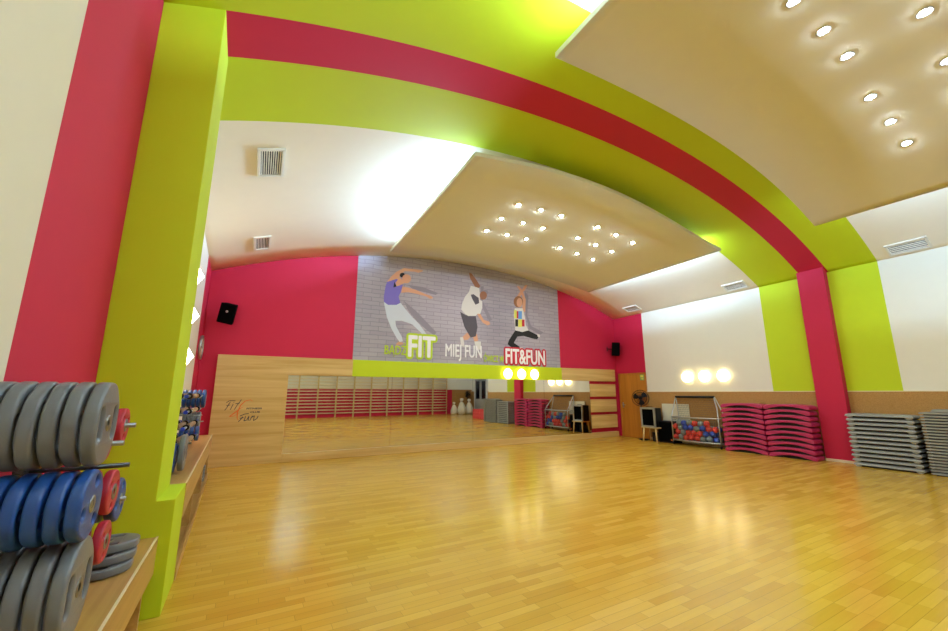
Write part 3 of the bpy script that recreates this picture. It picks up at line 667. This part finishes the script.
# ------------------------------------------------------------------ amplifier on stool, fan, speaker, white mats
t = thing('wooden_stool', 'pale wooden stool by the corner door carrying a grey box', 'stool', (10.66, 8.03, 0))
c = MB(); c.box((-.19, -.26, .385), (.19, .26, .415)); c.build('seat', ['birch'], t, bevel=.006)
for sx in (-1, 1):
    for sy in (-1, 1):
        c = MB(); c.tube([(sx*.165, sy*.23, 0), (sx*.14, sy*.20, .386)], [.02, .026], 10); c.build('leg', ['birch'], t)
t = thing('portable_amplifier', 'grey framed black box facing the room on the wooden stool', 'amplifier', (10.66, 8.05, .416))
c = MB()
for a in ((-.235, 0, -.19, .56), (.19, 0, .235, .56), (-.235, 0, .235, .045), (-.235, .515, .235, .56)): c.box((-.17, a[0], a[1]), (-.12, a[2], a[3]))
c.build('front_frame', ['alu'], t, bevel=.01)
c = MB(); c.box((-.15, -.2, .03), (-.13, .2, .53)); c.build('front_screen', ['blackgrill'], t)
c = MB(); c.box((-.13, -.23, .004), (.17, .23, .555)); c.build('case', ['black'], t, bevel=.015)
c = MB(); c.tube([(-.05, -.1, .555), (-.05, -.1, .585), (-.05, .1, .585), (-.05, .1, .555)], .008); c.build('carry_handle', ['black'], t)
t = thing('standing_fan', 'black wire standing fan in front of the wooden corner door', 'fan', (10.84, 8.52, 0), .62)
c = MB(); c.lathe([(.0005, 0), (.14, 0), (.14, .015), (.03, .03), (.0005, .03)], 24); c.build('fan_base', ['black'], t)
c = MB(); c.tube([(0, 0, .02), (0, 0, 1.25)], .013); c.build('fan_pole', ['black'], t)
c = MB(); c.tube([(.13, 0, 1.25), (-.02, 0, 1.25)], [.05, .055], 16); c.build('fan_motor', ['black'], t)
c = MB()
for x, rr in ((-.09, .215), (-.03, .215)):
    pass
for k in range(30):
    a = 2*PI*k/30; ca, sa = math.cos(a), math.sin(a)
    c.tube([(-.10, .03*ca, 1.25+.03*sa), (-.09, .18*ca, 1.25+.18*sa), (-.05, .245*ca, 1.25+.245*sa), (-.01, .19*ca, 1.25+.19*sa), (0, .05*ca, 1.25+.05*sa)], .0032, 4, cap=False)
for x, rr in ((-.052, .247), (-.09, .18)): c.tube([(x, rr*math.cos(a*PI/12), 1.25+rr*math.sin(a*PI/12)) for a in range(25)], .009, 6, cap=False)
c.build('fan_guard', ['black'], t)
for k in range(3):
    c = MB(); a = k*2*PI/3+.4
    def rp(rad, an, x): return (x, rad*math.cos(an), 1.25+rad*math.sin(an))
    vs = [rp(.03, a-.2, -.045), rp(.14, a-.6, -.03), rp(.215, a-.45, -.03), rp(.225, a, -.05), rp(.21, a+.4, -.07), rp(.09, a+.4, -.07), rp(.03, a+.3, -.06)]
    vs2 = [(v[0]-.004, v[1], v[2]) for v in vs]; n = 7
    c.add(vs+vs2, [tuple(range(n)), tuple(range(2*n-1, n-1, -1))] + [(i, (i+1) % n, (i+1) % n+n, i+n) for i in range(n)]); c.build('fan_blade', ['black'], t)
t = thing('floor_speaker', 'large black floor loudspeaker between stool and ball cage', 'loudspeaker', (10.86, 7.66, 0))
c = MB(); c.box((-.15, -.26, 0), (.19, .24, .6)); c.build('speaker_body', ['black'], t, bevel=.012)
c = MB(); c.box((-.165, -.24, .04), (-.15, .22, .57)); c.build('grille', ['blackgrill'], t, bevel=.005)
c = MB(); c.box((-.168, -.22, .07), (-.165, -.17, .11)); c.build('badge', ['orange'], t)
t = thing('folding_mat', 'white folded mat standing on edge on the black speaker behind the cage', 'mat', (11.0, 7.49, .602))
for k in range(2):
    c = MB(); c.box((.0+.024*k, -.42, 0), (.022+.024*k, .42, .49)); c.build('mat_panel', ['whitemat'], t, bevel=.008)
c = MB(); c.tube([(10.86, 8.3, .012), (10.7, 8.28, .01), (10.6, 8.42, .01), (10.75, 8.62, .01), (10.95, 8.5, .01)], .008, 6); tag(c.build('power_cable', ['black']), 'black power cable lying on the floor below the fan', 'cable')
c = MB(); c.box((10.7, 7.9, 0), (10.95, 8.1, .26)); tag(c.build('power_box', ['black'], bevel=.01), 'small black box on the floor under the wooden stool', 'box')
# ------------------------------------------------------------------ benches on the left
def bench(label, x_a, y_a, x_b, y_b, top, apron, legs, shelf=None):
    t = thing('bench', label, 'bench')
    def quad(x0a, x0b, z0, z1, name, m, inset=0, **k):
        c = MB(); c.prism([(x0a, y_a), (x_a-inset, y_a), (x_b-inset, y_b), (x0b, y_b)], z0, z1, 'XY'); return c.build(name, [m], t, **k)
    quad(XL+.004, XL+.004, top-.03, top-.002, 'seat_top', 'bench', .012)
    c = MB(); c.prism([(x_a-.035, y_a), (x_a, y_a), (x_b, y_b), (x_b-.035, y_b)], top-apron, top-.004, 'XY'); c.build('front_apron', ['bench'], t)
    c = MB(); c.prism([(x_a-.012, y_a), (x_a+.001, y_a), (x_b+.001, y_b), (x_b-.012, y_b)], top-.004, top, 'XY'); c.build('edge_strip', ['strip'], t)
    for y in legs:
        u = (y-y_a)/(y_b-y_a); xe = x_a+(x_b-x_a)*u
        c = MB(); c.box((XL+.15, y-.03, 0), (xe-.015, y, top-.03)); c.build('leg_panel', ['bench'], t, bevel=.002)
    if shelf:
        c = MB(); c.prism([(XL+.01, y_a), (x_a-.02, y_a), (x_b-.02, y_b-.03), (XL+.01, y_b-.03)], .03, shelf, 'XY'); c.build('lower_shelf', ['bench'], t)
        c = MB(); c.prism([(x_a-.02, y_a), (x_a+.004, y_a), (x_b+.004, y_b-.03), (x_b-.02, y_b-.03)], .0, shelf+.02, 'XY'); c.build('shelf_rail', ['bench'], t)
    return t
bench('near wooden wall bench under the grey and blue weight plates', -.414, -1.2, -.414, 3.505, .488, .225, (-1.1, .4, 1.9, 3.3))
bench('far wooden wall bench behind the lime pillar reaching to the mirror wall', -.345, 4.075, -.435, 8.40, .709, .26, (5.35, 6.9, 8.395), .07)

# ------------------------------------------------------------------ weight plates
def plate_mesh(outline, holes, t, bev, m):
    cu = bpy.data.curves.new('p', 'CURVE'); cu.dimensions = '2D'; cu.fill_mode = 'BOTH'
    cu.extrude = t/2-bev; cu.bevel_depth = bev; cu.bevel_resolution = 2; cu.offset = -bev
    for pts in [outline]+holes:
        pts = pts if pts is outline else pts[::-1]; s = cu.splines.new('POLY'); s.points.add(len(pts)-1); s.use_cyclic_u = True
        for p, q in zip(s.points, pts): p.co = (q[0], q[1], 0, 1)
    me = mesh_of_curve(cu, [m])
    for v in me.vertices: v.co = (v.co.z-t/2, v.co.x, v.co.y)
    bm = bmesh.new(); bm.from_mesh(me); bmesh.ops.remove_doubles(bm, verts=bm.verts, dist=1e-4); bmesh.ops.recalc_face_normals(bm, faces=bm.faces); bm.to_mesh(me); bm.free()
    for p in me.polygons: p.use_smooth = True
    me.set_sharp_from_angle(angle=math.radians(50)); return me
def circ(cx, cy, r, n=20): return [(cx+r*math.cos(2*PI*k/n), cy+r*math.sin(2*PI*k/n)) for k in range(n)]
def polyround(r, n, rot, rc):
    """regular polygon with rounded corners"""
    out = []; V = [(r*math.cos(rot+2*PI*k/n), r*math.sin(rot+2*PI*k/n)) for k in range(n)]
    for k in range(n):
        a, b, c = Vector(V[k-1]), Vector(V[k]), Vector(V[(k+1) % n]); d0 = (a-b).normalized(); d1 = (c-b).normalized()
        p0, p1 = b+d0*rc, b+d1*rc
        for i in range(7):
            u = i/6; q = (1-u)**2*p0+2*u*(1-u)*b+u*u*p1; out.append((q.x, q.y))
    return out
def slot(cx, cy, hw, hh):
    n = 8; out = [(cx+hw*math.cos(PI*k/n), cy+hh-hw+hw*math.sin(PI*k/n)) for k in range(n+1)]
    return out + [(cx+hw*math.cos(PI+PI*k/n), cy-hh+hw+hw*math.sin(PI+PI*k/n)) for k in range(n+1)]
hub = circ(0, 0, .014, 12)
ME = {}
ME['grey'] = plate_mesh([(a*.88, b) for a, b in polyround(.17, 8, PI/8, .05)], [hub, slot(-.085, 0, .022, .064), slot(.085, 0, .022, .064)], .045, .011, 'grubber')
ME['blue'] = plate_mesh(polyround(.14, 6, PI/6, .06), [hub]+[circ(.083*math.cos(a), .083*math.sin(a), .02, 16) for a in (PI/2-.3, PI/2-.3+2*PI/3, PI/2-.3+4*PI/3)], .042, .011, 'brubber')
ME['red'] = plate_mesh(polyround(.098, 6, 0, .045), [hub]+[circ(.055*math.cos(a), .055*math.sin(a), .014, 12) for a in (.4, .4+2*PI/3, .4+4*PI/3)], .034, .008, 'rrubber')
for me in ME.values(): me['x'] = 1
hubm = MB(); hubm.lathe([(.014, .0015), (.03, .0025), (.032, -.001), (.014, -.001)], 20, axis='X'); hub_o = None
def plate(kind, x, y, z, label, grp, s=1., rx=0, m=None):
    global hub_o
    t = thing('weight_plate', label, 'weight plate', (x, y, z), 0, grp); t.rotation_euler = (rx, 0, 0); t.scale = (1, s, s)
    d = bpy.data.objects.new('rubber_disc', ME[kind]); COL.objects.link(d); d.parent = t
    if hub_o is None:
        hub_o = hubm.build('hub_ring', ['steel'], t)
    else:
        h_ = hub_o.copy(); COL.objects.link(h_); h_.parent = t
    return t
def posn(i, n):
    return {0: 'outermost', n-1: 'closest to the wall'}.get(i, '%s from the outside' % ordinal(i+1))
def row(kind, x, y, z, n, pitch, desc, grp, s=1., rots=None):
    for i in range(n):
        plate(kind, x-i*pitch, y, z, '%s, %s' % (desc, posn(i, n)), grp, s, (rots or [0, .3, .1, -.25, .2, 0, .1, .3])[i % 8])
# near rack
rk = thing('weight_rack', 'dark steel rack holding the near grey, blue and red weight plates', 'rack', (-.80, 2.25, .489))
rk_c = MB()
for y in (-.17, .27):
    c = MB(); c.box((-.03, y-.02, .0), (.01, y+.02, .84)); c.build('upright', ['darksteel'], rk, bevel=.004)
    c = MB(); c.box((-.05, y-.025, .0), (.16, y+.025, .03)); c.build('foot_bar', ['darksteel'], rk, bevel=.004)
c = MB(); c.box((-.02, -.17, .80), (.0, .27, .84)); c.box((-.02, -.17, .30), (.0, .27, .34)); c.build('cross_bar', ['darksteel'], rk)
G = 'plates on the near rack'
for (y, z, xe) in ((2.07, 1.305, -.456), (2.04, 1.02, -.451), (2.10, .727, -.47), (2.545, 1.082, -.452), (2.545, 1.265, -.452), (2.37, 1.20, -.452), (2.50, .975, -.488), (2.50, .765, -.488), (2.68, .905, -.47)):
    c = MB(); c.tube([(-.0, y-2.25, z-.489), (xe+.80, y-2.25, z-.489)], .011, 12); c.build('peg', ['steel' if z != 1.082 else 'darksteel'], rk)
row('grey', -.452, 2.07, 1.305, 6, .0535, 'grey plate on the top peg of the near rack', G, .98)
row('blue', -.452, 2.04, 1.02, 6, .052, 'blue plate on the middle peg of the near rack', G, .98)
row('grey', -.462, 2.10, .727, 6, .0535, 'grey plate on the bottom peg of the near rack', G, 1.06)
row('red', -.49, 2.545, 1.265, 2, .045, 'small red plate on the upper rear peg of the near rack', G, .95)
row('red', -.505, 2.37, 1.20, 2, .045, 'small red plate half hidden below the top grey plates', G, .82)
row('red', -.485, 2.50, .975, 2, .06, 'red plate on the middle rear peg next to the blue plates', G, 1.12)
row('red', -.485, 2.50, .765, 2, .07, 'red plate on the bottom rear peg next to the grey plates', G, 1.02)
row('blue', -.49, 2.68, .905, 2, .06, 'blue plate partly hidden behind the middle red plate', G, .8)
for i, (z, s, w) in enumerate(((.489, .95, 'lowest'), (.535, .9, 'middle'), (.581, .84, 'topmost'))):
    t = thing('weight_plate', 'grey plate lying flat on the near bench, %s of the pile' % w, 'weight plate', (-.60+.012*i, 2.98+.03*i, z+.001), 0, 'plates lying flat on the near bench'); t.rotation_euler = (.02*i, PI/2-.02*i, .3); t.scale = (1, s, s)
    t.rotation_euler = (0, -PI/2, 0)
    d = bpy.data.objects.new('rubber_disc', ME['grey']); COL.objects.link(d); d.parent = t
    t.rotation_euler = (0, -PI/2, 0); t.location.z = z+.0465
# far rack
fr = thing('weight_rack', 'steel rack of blue plates and barbells on the far bench', 'rack', (-.80, 6.85, .709))
for y in (-.35, .18):
    c = MB(); c.box((-.03, y-.02, 0), (.01, y+.02, .78)); c.build('upright', ['steel'], fr, bevel=.004)
    c = MB(); c.box((-.05, y-.025, 0), (.2, y+.025, .03)); c.build('foot_bar', ['steel'], fr, bevel=.004)
for (y, z) in ((6.9, 1.345), (6.62, 1.12), (6.6, .89), (6.95, 1.02)):
    c = MB(); c.tube([(0, y-6.85, z-.709), (.312, y-6.85, z-.709)], .008); c.build('peg', ['steel'], fr)
G2 = 'plates on the far rack'
row('blue', -.492, 6.9, 1.335, 5, .056, 'blue plate in the top row of the far rack', G2, 1.0)
row('blue', -.50, 6.6, .885, 4, .056, 'smaller blue plate in the low row of the far rack', G2, .75)
row('grey', -.53, 6.95, 1.03, 4, .052, 'grey plate in the middle of the far rack', G2, .8)
plate('grey', -.43, 4.6, .885, 'large dark grey plate standing upright just behind the lime pillar', 'plates behind the pillar', 1.0)
plate('blue', -.49, 4.52, .852, 'blue plate standing just behind the lime pillar, behind the grey one', 'plates behind the pillar', 1.0)
plate('grey', -.55, 4.56, .885, 'second grey plate behind the lime pillar, nearest the wall', 'plates behind the pillar', 1.0)
# barbells in a cradle
cr = thing('barbell_stand', 'steel stand with arms carrying foam covered barbells on the far bench', 'rack', (-.80, 5.75, .709))
for y in (-.45, .45):
    c = MB(); c.box((-.03, y-.015, 0), (.0, y+.015, .72)); c.build('upright', ['steel'], cr)
    for z in (.17, .33, .49, .65):
        c = MB(); c.tube([(-.01, y, z), (.30, y, z), (.32, y, z+.03)], .010, 8); c.build('arm', ['steel'], cr)
    c = MB(); c.box((-.04, y-.02, 0), (.2, y+.02, .025)); c.build('foot_bar', ['steel'], cr)
def barbell(label, loc):
    t = thing('barbell', label, 'barbell', loc, 0, 'barbells on the far bench stand')
    c = MB(); c.tube([(0, -.65, 0), (0, .65, 0)], .013); b_ = c.build('bar', ['steel'], t)
    c = MB(); c.tube([(0, -.28, 0), (0, .28, 0)], .026, 12); c.build('foam_sleeve', ['foam'], t)
    for s in (-1, 1):
        c = MB(); c.tube([(0, s*.642, 0), (0, s*.672, 0)], .019, 12); c.build('end_cap', ['bluecap'], b_)
        c = MB(); c.tube([(0, s*.40, 0), (0, s*.43, 0)], .03, 12); c.build('collar', ['black'], t)
    return t
b0 = None
for j, z in enumerate((.17, .33, .49, .65)):
    for i in range(3):
        loc = (-.51-.09*i, 5.55+.05*((i*2+j) % 3), .709+z+.010+.013+.001)
        lb = 'foam sleeved barbell, %s shelf of the stand, %s' % (('lowest', 'second', 'third', 'top')[j], ('nearest the room', 'middle', 'nearest the wall')[i])
        if b0 is None: b0 = barbell(lb, loc)
        else: dup(b0, lb, loc)
# grey plates on the lower shelf
for k in range(5):
    t = thing('weight_plate', 'grey plate lying under the far bench, %s of the pile' % ordinal(k+1).replace('lowest', 'bottom'), 'weight plate', (-.60, 7.75+.01*k, .1165+.0465*k), 0, 'plates under the far bench')
    t.rotation_euler = (0, -PI/2, 0); d = bpy.data.objects.new('rubber_disc', ME['grey']); COL.objects.link(d); d.parent = t
# thing lying flat: outer face down, thickness rises
# ------------------------------------------------------------------ back of the hall, seen in the mirror
sb0 = None
def stall_bars(label, x):
    t = thing('stall_bars', label, 'wall bars', (x, YB, 0), 0, 'wooden stall bars along the back wall')
    for s in (-1, 1):
        c = MB(); c.box((s*.5-.016, .02, 0), (s*.5+.016, .11, 2.75)); c.build('upright', ['birch'], t, bevel=.003)
    for k in range(14):
        c = MB(); c.tube([(-.49, .085, .24+.18*k), (.49, .085, .24+.18*k)], .028, 8); c.build('rung', ['strip'], t)
    return t
for i in range(12):
    x = 11.4-1.035*i
    lb = 'wooden stall bars on the red back wall, %s section from the white bags' % ordinal(i+1).replace('lowest', 'first')
    if sb0 is None: sb0 = stall_bars(lb, x)
    else: dup(sb0, lb, (x, YB, 0))
for i, (x, y, s) in enumerate(((12.2, -5.3, .8), (12.7, -5.15, 1.05), (13.3, -5.2, 1.0))):
    t = thing('laundry_bag', 'tied white cloth bag standing by the red back wall, %s of three' % ('nearest the stall bars', 'middle', 'nearest the glazed door')[i], 'bag', (x, y, 0), 0, 'white bags seen in the mirror')
    c = MB(); c.lathe([(.0005, 0), (.2*s, .01), (.27*s, .15*s), (.26*s, .4*s), (.16*s, .68*s), (.07*s, .78*s), (.06*s, .82*s)], 18)
    c.v = [(a+.02*math.sin(9*b+4*z_), b+.02*math.sin(8*a+5*z_), z_) for a, b, z_ in c.v]; c.build('bag_body', ['offwhite'], t)
    c = MB(); c.lathe([(.06*s, .80*s), (.10*s, .86*s), (.12*s, .96*s), (.05*s, 1.0*s), (.0005, .97*s)], 14); c.build('tied_neck', ['offwhite'], t)
    c = MB(); c.lathe([(.065*s, .785*s), (.072*s, .80*s), (.065*s, .815*s)], 14); c.build('tie_cord', ['black'], t)
t = thing('standing_fan', 'black standing fan by the back wall, seen in the mirror', 'fan', (13.45, -5.7, 0))
c = MB(); c.lathe([(.0005, 0), (.18, 0), (.18, .015), (.03, .03)], 20); c.build('fan_base', ['black'], t)
c = MB(); c.tube([(0, 0, .02), (0, 0, 1.3)], .015); c.build('fan_pole', ['black'], t)
c = MB(); c.tube([(0, .05, 1.3), (0, -.12, 1.3)], [.06, .05], 14); c.build('fan_motor', ['black'], t)
c = MB()
for k in range(28):
    a = 2*PI*k/28; ca, sa = math.cos(a), math.sin(a)
    c.tube([(.04*ca, .12, 1.3+.04*sa), (.24*ca, .06, 1.3+.24*sa), (.26*ca, .04, 1.3+.26*sa), (.06*ca, -.02, 1.3+.06*sa)], .007, 4, cap=False)
c.build('fan_guard', ['black'], t)
for k in range(3):
    c = MB(); a = k*2*PI/3; vs = [(.04*math.cos(a), .05, 1.3+.04*math.sin(a)), (.2*math.cos(a-.5), .07, 1.3+.2*math.sin(a-.5)), (.22*math.cos(a+.2), .03, 1.3+.22*math.sin(a+.2))]
    c.add(vs + [(p[0], p[1]-.004, p[2]) for p in vs], [(0, 1, 2), (5, 4, 3), (0, 3, 4, 1), (1, 4, 5, 2), (2, 5, 3, 0)]); c.build('fan_blade', ['black'], t)

# ------------------------------------------------------------------ light
def area(name, loc, rot, sx, sy, power, col):
    l = bpy.data.lights.new(name, 'AREA'); l.shape = 'RECTANGLE'; l.size = sx; l.size_y = sy; l.energy = power; l.color = lin(col) if max(col) <= 1 else col
    o = bpy.data.objects.new(name, l); COL.objects.link(o); o.location = loc; o.rotation_euler = rot; return o
def cove(x, y0, y1, z, side, power, tilt, col=(.70, .85, 1.)):
    """fluorescent strip lying on top of a hung panel, throwing light outwards and up"""
    return area('cove_light', (x, (y0+y1)/2, z), (0, -side*math.radians(tilt), 0), .05, y1-y0, power, col)
cove(2.62+.30, 4.9, 8.3, far_z(2.92, 6.6)+.13, -1, LP['cfl'], 106)
cove(8.93-.22, 4.9, 8.3, far_z(8.58, 6.6)+.12, 1, LP['cfr'], 96)
cove(2.57+.30, -3.5, 2.4, near_z(2.87, 0)+.13, -1, LP['cnl'], 115)
cove(8.48-.22, -3.5, 2.4, near_z(8.26, 0)+.12, 1, LP['cnr'], 96)
M['spotlamp'].node_tree.nodes['Principled BSDF'].inputs['Emission Strength'].default_value = LP['spot']
M['balllamp'].node_tree.nodes['Principled BSDF'].inputs['Emission Strength'].default_value = LP['ball']
M['whitelamp'].node_tree.nodes['Principled BSDF'].inputs['Emission Strength'].default_value = LP['white']
w = bpy.data.worlds.new('World'); S.world = w; w.use_nodes = True
w.node_tree.nodes['Background'].inputs[0].default_value = (.02, .03, .06, 1); w.node_tree.nodes['Background'].inputs[1].default_value = .3
# ------------------------------------------------------------------ camera
cam = bpy.data.cameras.new('Camera'); co = bpy.data.objects.new('Camera', cam); COL.objects.link(co)
cam.sensor_fit = 'HORIZONTAL'; cam.sensor_width = 36; cam.lens = 396.107/948*36; cam.clip_start = .05
co.location = (0, 0, 1.42)
yaw, pit = .5143, .1922
Fv = Vector((math.sin(yaw)*math.cos(pit), math.cos(yaw)*math.cos(pit), math.sin(pit)))
co.rotation_euler = Fv.to_track_quat('-Z', 'Y').to_euler()
S.camera = co
S.view_settings.view_transform = 'Standard'; S.view_settings.look = 'None'; S.view_settings.gamma = 1; S.view_settings.use_curve_mapping = False
S.view_settings.exposure = LP['exp']
S.cycles.use_denoising = True
S.cycles.max_bounces = 10; S.cycles.diffuse_bounces = 6; S.cycles.glossy_bounces = 5
S.cycles.sample_clamp_indirect = 6
S.cycles.caustics_reflective = False
